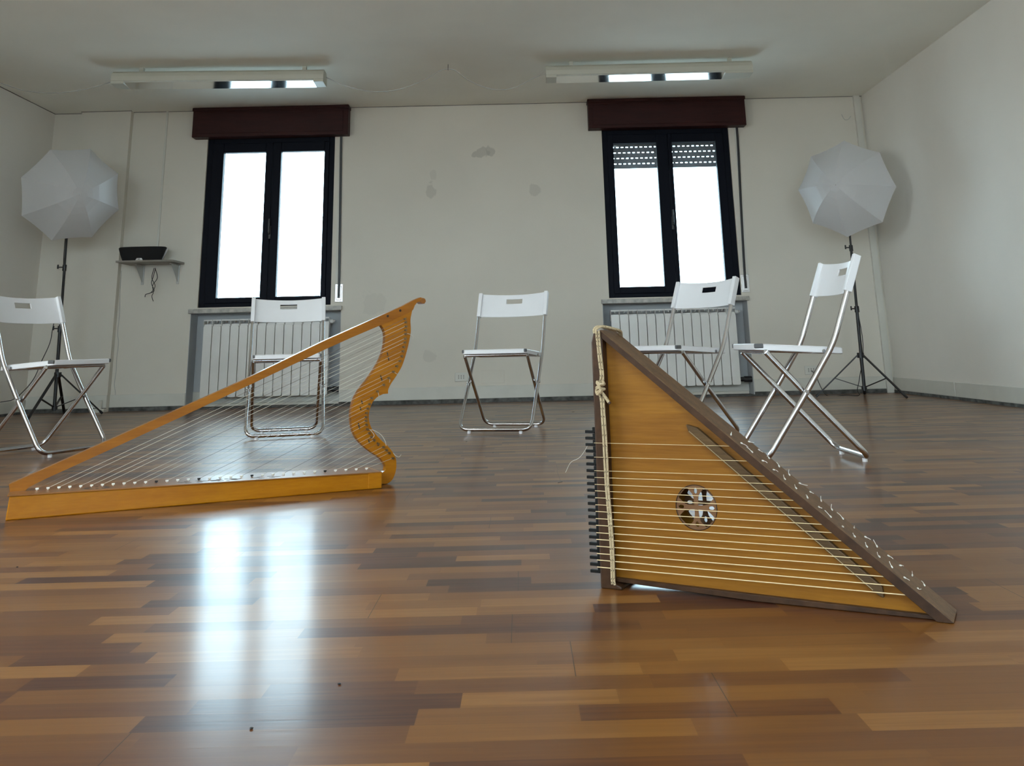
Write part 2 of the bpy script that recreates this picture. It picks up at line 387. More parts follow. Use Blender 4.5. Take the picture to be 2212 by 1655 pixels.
# hairline joint where the walls meet the ceiling
bm = B(); box(bm, XL, -4.06, D-.006, D, HC-.0045, HC); box(bm, -4.066, -3.594, D-.066, D-.06, HC-.0045, HC); box(bm, -3.6, XR, D-.006, D, HC-.0045, HC); box(bm, XL, XL+.006, YB, D, HC-.0045, HC)
struct('trim_5', bm, M_joint)

# ------------------------------------------------------------------ windows
for wi, (a, b) in enumerate(WIN):
    wd = b-a; y0, y1 = D+.02, D+.085
    e = bpy.data.objects.new('window_%d' % (wi+1), None); C.objects.link(e); e['kind'] = 'structure'; e.location = (a, y0, WZ0)
    def L(x): return x-a
    bm = B(); z0, z1 = 0, WZ1-WZ0; fr = .055
    box(bm, 0, fr, 0, .07, z0, z1); box(bm, wd-fr, wd, 0, .07, z0, z1); box(bm, fr, wd-fr, 0, .07, z0, .04); box(bm, fr, wd-fr, 0, .07, z1-.06, z1)
    obj('window_frame', bm, M_win, e, bevel=.004)
    glasses = [(.155, .547), (.690, 1.092)] if wi == 0 else [(.105, .508), (.652, 1.062)]
    split = .615
    sash = [(.050, split), (split, wd-.05)]
    for (s0, s1), (g0, g1) in zip(sash, glasses):
        bm = B(); gz0, gz1 = (.083, 1.413) if wi == 0 else (.095, 1.42)
        box(bm, s0, g0, -.014, .05, .035, z1-.05); box(bm, g1, s1-.002, -.014, .05, .035, z1-.05)
        box(bm, g0, g1, -.014, .05, .035, gz0); box(bm, g0, g1, -.014, .05, gz1, z1-.05)
        s = obj('sash', bm, M_win, e, bevel=.005)
        bm = B(); box(bm, g0-.004, g1+.004, .014, .018, gz0-.004, gz1+.004); obj('pane', bm, M_glass, s)
    bm = B(); box(bm, split-.012, split+.012, -.024, -.014, .60, .72); box(bm, split-.007, split+.007, -.05, -.024, .64, .66); box(bm, split-.009, split+.009, -.058, -.048, .655, .78)
    obj('window_handle', bm, M_dark, e, bevel=.004)
    # stone sill
    bm = B(); box(bm, L(NICHE[wi][0])-.01, L(NICHE[wi][1])+.01, -.06, .0, -.050, -.012); box(bm, 0, wd, 0, .07, -.05, -.0)
    obj('window_sill', bm, M_stone, e, bevel=.003)
# outside jambs stay part of the wall; radiator recesses lined darker grey, their shade put into the colour
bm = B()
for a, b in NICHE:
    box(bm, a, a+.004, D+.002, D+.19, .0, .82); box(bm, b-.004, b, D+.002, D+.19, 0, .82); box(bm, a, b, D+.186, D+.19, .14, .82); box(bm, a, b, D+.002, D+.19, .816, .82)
struct('trim_6', bm, M_niche_shade)
bm = B()
for a, b in NICHE: box(bm, a+.0, a+.0005, D-.001, D, 0, .82)
bm.free()

def shutter_box(x0, x1, label, torn):
    t = thing('roller_shutter_box', label, 'shutter box', ((x0+x1)/2, D, 2.408), 0, 'shutter boxes over the windows')
    h = HC-2.408; w2 = (x1-x0)/2
    bm = B(); box(bm, -w2, w2, -.115, -.0, .0, h-.004); obj('box_body', bm, M_box, t, bevel=.004)
    bm = B(); box(bm, -w2+.045, w2-.045, -.121, -.113, .03, h-.055); obj('front_panel', bm, M_box, t, bevel=.003)
    bm = B(); box(bm, -w2-.006, w2+.006, -.127, -.0, h-.036, h-.003); obj('top_moulding', bm, M_box, t, bevel=.006)
    return t
shutter_box(-3.000, -1.560, 'dark mahogany shutter box above the left window with clear panes', 0)
shutter_box(.672, 2.135, 'dark mahogany shutter box above the right window with lowered slats', 0)

def strap(xt, xb, label, lab2):
    t = thing('shutter_strap', label, 'strap', (xb, D, 1.0), 0, 'shutter straps beside the windows')
    bm = B(); tube(bm, smoothpts([(xt-xb, -.022, 1.406), (xt-xb, -.012, 1.2), ((xt-xb)*.5, -.012, .7), (0, -.012, .10), (0, -.016, -.02), (0, -.010, -.07)], 4), .0016, 6, ref=Vector((1, 0, 0)), r2=.011)
    obj('strap', bm, M_dark, t)
    bm = B(); box(bm, -.036, .036, -.006, 0, -.11, .05); box(bm, -.022, .022, -.012, -.006, -.095, .03); obj('winder_plate', bm, M_sil, t, bevel=.004)
    bm = B(); box(bm, -.011, .011, -.02, -.010, -.075, -.055); obj('strap_clip', bm, M_dark, t, bevel=.003)
    bm = B(); box(bm, xt-xb-.022, xt-xb+.002, -.005, 0, .05, 1.406); obj('strap_guide', bm, M_base, t)
    return t
strap(-1.637, -1.625, 'black roller shutter strap running down right of the left window', 0)
strap(2.064, 2.029, 'black roller shutter strap running down right of the right window', 0)

# perforated roller shutter, partly lowered in the right window
t = thing('roller_shutter', 'grey perforated roller shutter lowered a little behind the right window', 'roller shutter', (.80, D+.18, 2.080))
for r in range(7):
    z0 = r*.0535+.002; bm = B(); x0, x1 = .004, 1.186; hw, pitch = .023, .045; zc = z0+.040
    box(bm, x0, x1, -.004, .004, z0-.006, zc-.005); box(bm, x0, x1, -.004, .004, zc+.005, z0+.0475)
    px = x0; k = 0; off = (.012 if r % 2 else .03)
    while px < x1:
        e1 = min(off+k*pitch, x1)
        if e1 > px: box(bm, px, e1, -.004, .004, zc-.005, zc+.005)
        px = off+k*pitch+hw; k += 1
    obj('slat', bm, M_slat, t)

# ------------------------------------------------------------------ radiators
def radiator(x0, label):
    t = thing('radiator', label, 'radiator', (x0, D+.012, .095), 0, 'aluminium radiators under the windows')
    first = None
    for i in range(14):
        xc = .04+i*.08
        if first is None:
            bm = B()
            # rounded front plate
            w2 = .0372; r = .014; z1 = .612; poly = []
            for cx_, cz_, a0 in ((w2-r, r, -PI/2), (w2-r, z1-r, 0), (-w2+r, z1-r, PI/2), (-w2+r, r, PI)):
                for k in range(5): a_ = a0+k*PI/8; poly.append((cx_+r*math.cos(a_), cz_+r*math.sin(a_)))
            prism(bm, poly, lambda a, b, t_: Vector((a, t_, b)), 0, .010)
            box(bm, -.012, .012, .010, .085, .03, .60)
            box(bm, -.030, .030, .07, .085, .02, .61)
            # header with the upward vent fins
            box(bm, -.0385, .0385, .022, .080, .570, .628)
            box(bm, -.0385, -.0355, .004, .080, .618, .664); box(bm, .0355, .0385, .004, .080, .618, .664)
            box(bm, -.0385, .0385, .003, .009, .655, .667); box(bm, -.0025, .0025, .002, .06, .640, .656)
            first = obj('radiator_section', bm, M_rad, t, bevel=.0015, seg=1)
            first.location = (xc, 0, 0)
        else:
            c = first.copy(); C.objects.link(c); c.parent = t; c.location = (xc, 0, 0)
    bm = B(); tube(bm, [(1.115, .045, .630), (1.15, .045, .630)], .018, 12); tube(bm, [(1.15, .045, .630), (1.165, .045, .630)], .010, 8); tube(bm, [(1.158, .045, .630), (1.158, .02, .630)], .006, 8)
    obj('bleed_valve', bm, M_rad, t, smooth=True)
    bm = B(); tube(bm, [(1.115, .045, .045), (1.16, .045, .045)], .019, 12); tube(bm, [(1.16, .045, .045), (1.225, .045, .045)], .026, 14); tube(bm, [(1.19, .045, .045), (1.19, .15, .045)], .010, 8)
    obj('valve', bm, M_dark, t, smooth=True)
    bm = B(); tube(bm, [(.04, .055, .05), (1.12, .055, .05)], .016, 10); obj('lower_pipe', bm, M_radgap, t, smooth=True)
    return t
radiator(-2.829, 'white fourteen-column radiator under the left window behind the harp')
radiator(.806, 'white fourteen-column radiator under the right window behind the triangular zither')

# ------------------------------------------------------------------ outlets
def outlet(x, z, label):
    t = thing('power_outlet', label, 'outlet', (x, D, z), 0, 'wall outlets')
    bm = B(); box(bm, -.056, .056, -.008, 0, -.038, .038); obj('plate', bm, M_plate, t, bevel=.004)
    for i in (-1, 0, 1):
        bm = B()
        for k in (-1, 0, 1): tube(bm, [(i*.022, -.0092, k*.012), (i*.022, -.006, k*.012)], .0036, 8)
        obj('socket', bm, M_hole, t)
    return t
outlet(-.533, .2185, 'beige three-socket outlet low on the wall left of the middle chair')
outlet(2.545, .205, 'beige outlet low on the wall behind the rightmost chair')
bm = B(); box(bm, -.10, .10, -.006, 0, -.055, .055)
o = obj('blank_wall_plate', bm, M_wall, None, bevel=.002); o.location = (-.255, D, .215); tag(o, 'white painted blank plate on the wall behind the middle chair', 'wall plate')

# ------------------------------------------------------------------ ceiling lamps
def lamp(p0, p1, z, slot, label):
    """p0,p1: ends (x,y) of the housing; slot (a,b) louvre opening along the length"""
    a = Vector((p0[0], p0[1], z)); b = Vector((p1[0], p1[1], z)); Ln = (b-a).length; ang = math.atan2(b.y-a.y, b.x-a.x)
    t = thing('fluorescent_lamp', label, 'lamp', a, ang, 'ceiling lamps')
    h = .085; hd = .085
    # half-round topped housing, open slot below
    prof = [(-hd, 0), (-hd, h*.45), (-hd*.86, h*.8), (-hd*.62, h), (hd*.62, h), (hd*.86, h*.8), (hd, h*.45), (hd, 0)]
    bm = B(); prism(bm, prof, lambda y_, z_, t_: Vector((t_, y_, z_)), 0, Ln); obj('housing', bm, M_lamp, t, bevel=.003)
    s0, s1 = slot
    for q0, q1 in ((0, s0), (s1, Ln)):
        if q1-q0 > .01: bm = B(); box(bm, q0, q1, -hd, hd, -.022, .0); obj('end_cap', bm, M_lamp, t, bevel=.003)
    # bright metal louvre tray, gently bowed
    bm = B(); n = 8; rows = []
    for i in range(n+1):
        y_ = -hd+.004+(2*hd-.008)*i/n; u = i/n; z_ = -.014-.010*u
        rows.append((bm.verts.new((s0, y_, z_)), bm.verts.new((s1, y_, z_))))
    for r0, r1 in zip(rows, rows[1:]): bm.faces.new((r0[0], r0[1], r1[1], r1[0]))
    box(bm, s0, s1, -hd+.001, -hd+.004, -.014, .0); box(bm, s0, s1, hd-.004, hd-.001, -.024, 0)
    obj('reflector', bm, M_refl, t, smooth=True)
    for q in (.125*Ln, Ln-.10*Ln):
        bm = B(); box(bm, q-.016, q+.016, -.02, .02, h-.002, HC-z); obj('ceiling_bracket', bm, M_lamp, t, bevel=.002)
    return t
lz = 2.562
la0, la1 = onZ(248.5, 171, lz+.04), onZ(702.5, 166, lz+.04)
lb0, lb1 = onZ(1179, 158, lz+.04), onZ(1621, 147, lz+.04)
lamp((la0.x, la0.y), (la1.x, la1.y), lz, (.10, 1.58), 'long white fluorescent ceiling lamp in front of the left window')
lamp((lb0.x, lb0.y), (lb1.x, lb1.y), lz, (.085, 1.43), 'long white fluorescent ceiling lamp in front of the right window')
def cable(name, pts, r, m, label, n=6, cat='cable', group=None):
    bm = B(); tube(bm, smoothpts(pts, n), r, 6); o = obj(name, bm, m, smooth=True); return tag(o, label, cat, group)
def P2(px, py, Y): return onY(px, py, Y)
ly = (la1.y+lb0.y)/2
cable('lamp_cable', [P2(704, 167, ly), P2(718, 173, ly), P2(745, 185, ly), P2(790, 196, ly), P2(826, 198, ly), P2(870, 191, ly), P2(918, 172, ly), P2(950, 153, ly), P2(968, 149.5, ly), P2(985, 153, ly), P2(1008, 171, ly), P2(1045, 188, ly), P2(1082, 194, ly), P2(1115, 188, ly), P2(1150, 170, ly), P2(1178, 159, ly)], .0035, M_cable, 'thin grey cable sagging between the two ceiling lamps', group=None)
bm = B(); p = onZ(968, 141, HC); p2 = P2(968, 150, ly); tube(bm, [(p2.x, p2.y, HC), (p2.x, p2.y, p2.z-.004)], .0025, 6); tube(bm, smoothpts([(p2.x, p2.y-.006, p2.z+.006), (p2.x, p2.y-.005, p2.z-.005), (p2.x, p2.y+.006, p2.z-.005), (p2.x, p2.y+.007, p2.z+.006)], 3), .002, 6)
tag(obj('cable_hook', bm, M_dark), 'small dark hook holding the lamp cable at the ceiling centre', 'hook')
l2 = la0.y
cable('lamp_cable', [(XL+.004, l2-.25, HC-.02), P2(20, 186, l2-.1), P2(60, 197, l2), P2(110, 201, l2), P2(160, 197, l2), P2(205, 188, l2), P2(247, 175, l2)], .0035, M_cable, 'thin grey cable sagging from the left wall to the left ceiling lamp')

# ------------------------------------------------------------------ shelf with speaker
sy = D-.30
t = thing('wall_shelf', 'small grey wooden wall shelf left of the left window', 'shelf', (0, D, 1.252))
sxl, sxr = onY(249, 570, sy).x, onY(372, 570, sy).x
bm = B(); r = .05; poly = [(sxl, 0), (sxl, -.30)]
for k in range(6): a_ = -PI/2+k*PI/10; poly.append((sxr-r+r*math.cos(a_), -.30+r+r*math.sin(a_)))
poly.append((sxr, 0)); prism(bm, poly, lambda a, b, t_: Vector((a, b, t_)), .005, .022); obj('board', bm, M_shelf, t, bevel=.004)
for q in (sxl+.13, sxr-.05):
    bm = B(); box(bm, q-.012, q+.012, -.20, -.002, -.006, -.001); box(bm, q-.012, q+.012, -.008, 0, -.17, 0)
    for k in range(6):
        pass
    prism(bm, [(-.19, -.004), (-.006, -.004), (-.006, -.15), (-.012, -.15)], lambda a, b, t_, q=q: Vector((q+t_, a, b)), -.002, .002)
    obj('bracket', bm, M_bracket, t, bevel=.001)
t.location = (0, D, 1.252); shz = 1.274
sp = onY(306, 560, D-.2)
t = thing('bluetooth_speaker', 'black oval cloth-covered speaker with silver rim on the wall shelf', 'speaker', (sp.x, D-.19, shz+.001))
def speaker_shell(k, y0, y1, zt, name, m):
    bm = B(); n = 40; rings = []
    for zz, s in ((0, .78), (.01, .82), (.06, .92), (.112, 1.0), (zt-.008, 1.0), (zt, .96)):
        rings.append([bm.verts.new((.2095*s*k*math.copysign(abs(math.cos(a))**.8, math.cos(a)), y0+(.072*k)*s*math.copysign(abs(math.sin(a))**.75, math.sin(a)), zz)) for a in [2*PI*q/n for q in range(n)]])
    for A, Bq in zip(rings, rings[1:]):
        for q in range(n): bm.faces.new((A[q], A[(q+1) % n], Bq[(q+1) % n], Bq[q]))
    bm.faces.new(rings[0]); bm.faces.new(rings[-1]); return obj(name, bm, m, t, smooth=True)
speaker_shell(1.0, 0, 0, .122, 'cloth_body', M_cloth)
for sgn in (-1, 1):
    bm = B(); tube(bm, smoothpts([(sgn*.164, .02, .004), (sgn*.186, .02, .05), (sgn*.212, .02, .112)], 5), .006, 8, ref=Vector((0, 1, 0)), r2=.018)
    obj('side_trim', bm, M_sil, t, smooth=True)
bm = B(); prism(bm, [(-.034, .0), (.034, 0), (.022, .022), (-.022, .022)], lambda a, b, t_: Vector((a, t_, b)), -.070, -.060); sl = obj('base_badge', bm, M_sil, t, bevel=.002)
bm = B(); box(bm, -.006, .006, -.0712, -.0698, .009, .014); obj('badge_mark', bm, M_dark, sl)
cy_ = D-.10
for k, (pp, lb) in enumerate([([(333, 579), (328, 600), (335, 618), (326, 632), (315, 636), (313, 642)], 'black'), ([(335, 579), (340, 600), (330, 616), (331, 632), (328, 640), (331, 651)], 'b'), ([(336, 579), (331, 598), (327, 612), (333, 628), (322, 634)], 'c')]):
    cable('speaker_cable', [P2(a, b, cy_-.01*k) for a, b in pp], .0032, M_black, 'tangled black cable end hanging under the wall shelf', group='cable ends under the shelf')
cable('wall_cable', [P2(a, b, D-.006) for a, b in [(262, 585), (259, 640), (258, 680), (254, 720), (256, 740), (252, 775), (251, 800), (247, 830), (249, 850), (246, 882)]], .0022, M_cable, 'thin grey wire wandering down the wall below the shelf')
cable('wall_cable', [P2(1818, 247, D-.01), P2(1824, 258, D-.03), P2(1832, 258, D-.04), P2(1838, 251, D-.03)], .0022, M_cable, 'short curled wire end high on the wall right of the right window')

# ------------------------------------------------------------------ folding chairs
def chair_model(label, loc, rz):
    t = thing('folding_chair', label, 'chair', loc, rz, 'white folding chairs standing in an arc')
    X = Vector((1, 0, 0))
    def uframe(pl, xr_, rad_corner, name, tail):
        """pl: side profile (y,z) from top to floor bar; mirrored into one U"""
        right = [(xr_, y, z) for y, z in pl]; left = [(-xr_, y, z) for y, z in reversed(pl)]
        P = fillet(right+left, [.055]*(len(pl)-2)+[rad_corner]*2+[.055]*(len(pl)-2), 8)
        ref = []
        for i, p in enumerate(P):
            tt = (P[min(i+1, len(P)-1)]-P[max(i-1, 0)])
            leg = Vector((0, pl[-1][0]-pl[-2][0], pl[-1][1]-pl[-2][1])).normalized()
            side = Vector((0, tt.y, tt.z))
            if side.length > 1e-4 and p.z > .12: leg = side.normalized()
            ref.append(X.cross(leg))
        for i in range(len(ref)-1):
            if ref[i+1].dot(ref[0]) < 0: ref[i+1] = -ref[i+1]
        bm = B(); tube(bm, P, .0088, 12, ref=ref, r2=.0115)
        return obj(name, bm, M_chrome, t, smooth=True)
    # local y: front is -y
    fr = uframe([(.232, .765), (.110, .447), (-.013, .268), (-.192, .020)], .2095, .055, 'back_leg_frame', 0)
    se = uframe([(-.152, .418), (-.017, .268), (.212, .020)], .186, .055, 'front_leg_frame', 0)
    for s in (-1, 1):
        bm = B(); tube(bm, [(s*.200, -.015, .268), (s*.221, -.015, .268)], .0075, 10); obj('pivot_bolt', bm, M_chrome, t, smooth=True)
        bm = B(); tube(bm, [(s*.150, -.192, .0), (s*.150, -.192, .012)], .010, 8); obj('foot_cap', bm, M_pvc, t)
        bm = B(); tube(bm, [(s*.128, .212, .0), (s*.128, .212, .012)], .010, 8); obj('foot_cap', bm, M_pvc, t)
    # seat: shallow pan with turned-down rim
    def zs(y): return .4435-.0145*(-.0)+.064*(-y)*1.0-.0035
    bm = B(); r = .018; sw, yf, yb = .186, -.195, .155; poly = []
    for cx_, cy2, a0 in ((sw-r, yb-r, 0), (-sw+r, yb-r, PI/2), (-sw+r, yf+r, PI), (sw-r, yf+r, 1.5*PI)):
        for k in range(5): a_ = a0+k*PI/8; poly.append((cx_+r*math.cos(a_), cy2+r*math.sin(a_)))
    def ring(ins, dz):
        out = []
        for a, b in poly:
            k1 = 1-ins/sw; k2 = 1-ins/.175; bb = (b+.02)*k2-.02
            dip = 0
            out.append(bm.verts.new((a*k1, bb, zs(bb)+dz)))
        return out
    R = [ring(.004, -.026), ring(0, -.023), ring(0, -.004), ring(.004, 0), ring(.05, -.003), ring(.12, -.006)]
    R2 = [ring(.008, -.026), ring(.010, -.008)]
    n = len(poly)
    for A, Bq in list(zip(R, R[1:]))+[(R2[0], R2[1]), (R[0], R2[0])]:
        for k in range(n): bm.faces.new((A[k], A[(k+1) % n], Bq[(k+1) % n], Bq[k]))
    bm.faces.new(R[-1]); bm.faces.new(R2[-1])
    obj('seat', bm, M_pvc, t, smooth=True)
    bm = B(); tube(bm, [(-.186, -.152, .420), (.186, -.152, .420)], .009, 10); tube(bm, [(-.19, .075, .418), (.19, .075, .418)], .007, 10)
    for s in (-1, 1): tube(bm, [(s*.170, -.15, .424), (s*.170, .10, .412)], .006, 8)
    obj('seat_rail', bm, M_chrome, t, smooth=True)
    for s in (-1, 1):
        bm = B(); box(bm, s*.178, s*.1885, -.1955, -.160, .434, .4515); obj('corner_fitting', bm, M_rubber, t, bevel=.003)
    # backrest: curved panel with a grip slot, sleeves over the tubes
    bm = B(); nx, nz_ = 37, 10; z0, z1 = .645, .785
    sl = (.232-.110)/(.765-.447)
    def bp(i, j, th):
        s = -1+2*i/nx; v = j/nz_; x = s*.207
        z = z0+(z1-z0)*v - (.011*v+.005*(1-v))*(1-s*s)
        y = .110+(z-.447)*sl + .034*(1-abs(s)**2.2) + th
        return (x, y, z)
    G = [[[bm.verts.new(bp(i, j, th)) for j in range(nz_+1)] for i in range(nx+1)] for th in (-.004, .004)]
    def ok(i, j): return 0 <= i < nx and 0 <= j < nz_ and not (abs(i+.5-nx/2) < 4.6 and 6 <= j <= 7)
    for i in range(nx):
        for j in range(nz_):
            if not ok(i, j): continue
            for g in G: bm.faces.new((g[i][j], g[i+1][j], g[i+1][j+1], g[i][j+1]))
            for (di, dj, p, q) in ((-1, 0, (i, j), (i, j+1)), (1, 0, (i+1, j), (i+1, j+1)), (0, -1, (i, j), (i+1, j)), (0, 1, (i, j+1), (i+1, j+1))):
                if not ok(i+di, j+dj): bm.faces.new((G[0][p[0]][p[1]], G[0][q[0]][q[1]], G[1][q[0]][q[1]], G[1][p[0]][p[1]]))
    ax = Vector((0, sl, 1)).normalized(); nn = Vector((0, 1, -sl)).normalized()
    for s in (-1, 1):
        c0 = Vector((s*.2095, .110+(.715-.447)*sl, .715)); obox(bm, c0, X*.0115, nn*.0155, ax*.076)
    obj('backrest', bm, M_pvc, t, smooth=True, bevel=.0025)
    return t
CH = [('C', -.1049, 5.5971, -.2779, 'white folding chair with chromed legs standing alone between the two windows'),
      ('R', 1.1062, 3.933, -1.5566, 'white folding chair seen side-on, rightmost of all the chairs'),
      ('S', .8064, 4.9073, -.9677, 'white folding chair half hidden behind the top of the triangular zither'),
      ('L', -2.4025, 4.9288, 1.2146, 'white folding chair cut by the left edge of the picture'),
      ('W', -1.3681, 5.5985, .2483, 'white folding chair seen through the harp, backed by the left radiator')]
ch0 = None
for k, X_, Y_, a_, lab in CH:
    if ch0 is None: ch0 = chair_model(lab, (X_, Y_, 0), a_)
    else: dup(ch0, (X_, Y_, 0), a_, lab)

# ------------------------------------------------------------------ studio umbrellas and stands
def stand(base, top, feet, knob_side, label):
    base = Vector(base); tp = Vector(top)-base
    t = thing('light_stand', label, 'light stand', base, 0, 'black light stands')
    def at(f): return Vector((tp.x*f, tp.y*f, 0))+Vector((0, 0, tp.z*f))
    bm = B(); tube(bm, [at(.03), at(.42)], .0135, 12); obj('lower_tube', bm, M_dark, t, smooth=True)
    bm = B(); tube(bm, [at(.40), at(.72)], .011, 12); obj('middle_tube', bm, M_dark, t, smooth=True)
    bm = B(); tube(bm, [at(.70), at(1.0)], .0085, 12); obj('upper_tube', bm, M_dark, t, smooth=True)
    for f, s in ((.42, .019), (.72, .016)):
        bm = B(); tube(bm, [at(f)-Vector((0, 0, .03)), at(f)+Vector((0, 0, .02))], s, 12)
        cl = obj('collar', bm, M_dark, t, smooth=True)
        bm = B(); p = at(f); tube(bm, [p, p+Vector((knob_side*.045, -.01, 0))], .005, 8); obox(bm, p+Vector((knob_side*.05, -.011, .004)), (.006, 0, 0), (0, .004, 0), (0, .0, .017)); obj('knob', bm, M_dark, cl, bevel=.002)
    zc = .27*1.0
    hub = at(0)+Vector((0, 0, .33)); low = Vector((0, 0, .075))
    bm = B(); tube(bm, [hub-Vector((0, 0, .02)), hub+Vector((0, 0, .02))], .028, 12); obj('top_hub', bm, M_dark, t, smooth=True)
    bm = B(); tube(bm, [low-Vector((0, 0, .015)), low+Vector((0, 0, .012))], .022, 12); obj('bottom_hub', bm, M_dark, t, smooth=True)
    for f in feet:
        f = Vector(f)-base; f.z = .008; d = f.normalized(); side = d.cross(Vector((0, 0, 1))).normalized()
        h = hub+Vector((d.x, d.y, 0))*.025; m = h.lerp(f, .55)
        bm = B(); c = (h+f)/2; ln = (f-h)/2; obox(bm, c, ln, side*.011, ln.normalized().cross(side)*.0045)
        lg = obj('leg', bm, M_dark, t, bevel=.001)
        bm = B(); tube(bm, [f-ln.normalized()*.03+Vector((0, 0, .0)), f], .010, 8); obj('foot_cap', bm, M_dark, lg)
        bm = B(); q = low; ln2 = (m-q)/2; obox(bm, (m+q)/2, ln2, side*.008, ln2.normalized().cross(side)*.003); obj('brace', bm, M_dark, t)
    # lamp socket at the top behind the canopy
    bm = B(); tube(bm, [at(1.0)-Vector((0, 0, .03)), at(1.0)+Vector((0, 0, .05))], .017, 12); obj('socket_bracket', bm, M_dark, t, smooth=True)
    return t
def umbrella(center, apex, R, rot, label):
    c, a = Vector(center), Vector(apex); ax = (a-c); dep = ax.length; az = ax.normalized()
    ux = Vector((0, 0, 1)).cross(az).normalized(); uy = az.cross(ux)
    t = thing('photo_umbrella', label, 'umbrella', c, 0, 'white studio umbrellas')
    bm = B(); n = 8; nr = 7; sub = 4; top = bm.verts.new(az*dep); prev = None
    for r in range(1, nr+1):
        f = r/nr; ring = []
        for k in range(n*sub):
            g = (k % sub)/sub; a0 = rot+2*PI*(k//sub)/n; a1 = a0+2*PI/n
            rad = f*R; hgt = dep*(1-f**1.9)
            p = (ux*math.cos(a0)+uy*math.sin(a0))*(1-g)+(ux*math.cos(a1)+uy*math.sin(a1))*g
            q = 4*g*(1-g)
            ring.append(bm.verts.new(p*rad*(1-.022*q*f*f)+az*(hgt-.010*q*f)))
        m = len(ring)
        for k in range(m):
            if prev is None: bm.faces.new((top, ring[k], ring[(k+1) % m]))
            else: bm.faces.new((prev[k], ring[k], ring[(k+1) % m], prev[(k+1) % m]))
        prev = ring
    me = obj('canopy', bm, M_canopy, t)
    for f in me.data.polygons: f.use_smooth = True
    me.data.set_sharp_from_angle(angle=math.radians(7))
    for k in range(8):
        an = rot+2*PI*k/8; bm = B(); d = ux*math.cos(an)+uy*math.sin(an)
        tube(bm, [d*(R*f)+az*(dep*(1-f**1.9)-.006) for f in (.03, .2, .4, .6, .8, 1.0)], .0018, 6); obj('rib', bm, M_sil, t)
    bm = B(); tube(bm, [az*(dep+.012), -az*.32], .004, 8); obj('shaft', bm, M_sil, t)
    bm = B(); tube(bm, [az*(dep-.004), az*(dep+.016)], .008, 10); obj('finial', bm, M_pvc, t, smooth=True)
    return t
ub = 7.62
c = onY(154, 419, ub); a = onY(173, 419, ub-.23)
umbrella(c, a, .402, .53, 'white octagonal photo umbrella on a stand in the left corner')
c2 = onY(1827, 407, ub); a2 = onY(1804, 399, ub-.23)
umbrella(c2, a2, .402, -.08, 'white octagonal photo umbrella on a stand in the right corner')
bL = onY(118, 880, 7.85); bL.z = 0; tL = onY(147, 470, 7.80)
stand(bL, (tL.x, tL.y, 1.66), [(onY(60, 900, 7.5).x, 7.5, 0), (-3.50, 8.10, 0), (bL.x-.12, 8.28, 0)], -1, 'black tripod light stand behind the leftmost chair')
bR = onY(1868, 850, 7.88); bR.z = 0; tR = onY(1833, 470, 7.86)
stand(bR, (tR.x, tR.y, 1.68), [(2.41, 7.95, 0), (3.00, 7.55, 0), (bR.x+.13, 8.25, 0)], -1, 'black tripod light stand behind the rightmost chair')
cable('power_cable', [(tL.x+.02, tL.y-.05, 1.62), (tL.x+.01, tL.y-.03, 1.3), P2(135, 640, 7.75), P2(116, 700, 7.72), P2(108, 740, 7.7), P2(90, 780, 7.6), P2(72, 820, 7.5), P2(44, 852, 7.4), P2(28, 863, 7.3), P2(0, 869, 7.2), (XL+.02, 6.8, .1)], .0032, M_black, 'black power cable looping from the left light stand to the wall')
cable('power_cable', [(2.55, D-.01, .20), (2.57, D-.05, .15), P2(1775, 840, 8.3), P2(1790, 856, 8.2), (2.72, 8.12, .006), (2.80, 8.05, .006), P2(1852, 842, 7.97), P2(1857, 815, 7.95), (bR.x+.02, bR.y-.03, .42), (bR.x-.0, bR.y-.025, .9), (tR.x, tR.y-.03, 1.6)], .0032, M_black, 'black power cable running from the right outlet up the light stand')

# ------------------------------------------------------------------ harp
H0 = Vector((-1.525, 2.945, 0)); HU = Vector((.909, .416, 0)).normalized(); HW = Vector((-HU.y, HU.x, 0)); HL = 1.132
Tt = thing('harp', 'honey-coloured wooden harp with curved neck standing on the floor at left', 'harp', H0, math.atan2(HU.y, HU.x))
def hp(px, py, off):
    """point on the harp's own plane, in harp coordinates (along, height)"""
    d = ray(px, py); P0 = H0+HW*off; q = EYEP+d*((P0-EYEP).dot(HW)/d.dot(HW)); return ((q-H0).dot(HU), q.z)
PL = .085                                                        # front of column and neck plane
LX = lambda a, b, t_: Vector((a, t_, b))
# sound box (tapering), local x along, y depth, z up
bm = B()
v = [bm.verts.new(p) for p in ((-.006, 0, 0), (HL, 0, 0), (HL, 0, .050), (-.002, 0, .0665), (-.006, .20, 0), (HL-.02, .17, 0), (HL-.02, .17, .050), (-.002, .20, .0665))]
for q in ((0, 1, 2, 3), (4, 7, 6, 5), (0, 3, 7, 4), (1, 5, 6, 2), (0, 4, 5, 1)): bm.faces.new([v[i] for i in q])
bm.faces.new((v[3], v[2], v[6], v[7]))
sbx = obj('sound_box', bm, M_harp, Tt, bevel=.003)
def ztop(x): return .0665+(.050-.0665)*x/HL
bm = B(); prism(bm, [(-.008, -.003), (HL+.002, -.003), (HL-.018, .173), (-.008, .203)], lambda a, b, t_: Vector((a, b, ztop(a)+t_)), .0, .0035); obj('soundboard', bm, M_harpd, sbx, bevel=.001)
bm = B(); box(bm, HL-.045, HL+.004, -.003, .17, .0, .0535); obj('end_block', bm, M_harp, sbx, bevel=.003)
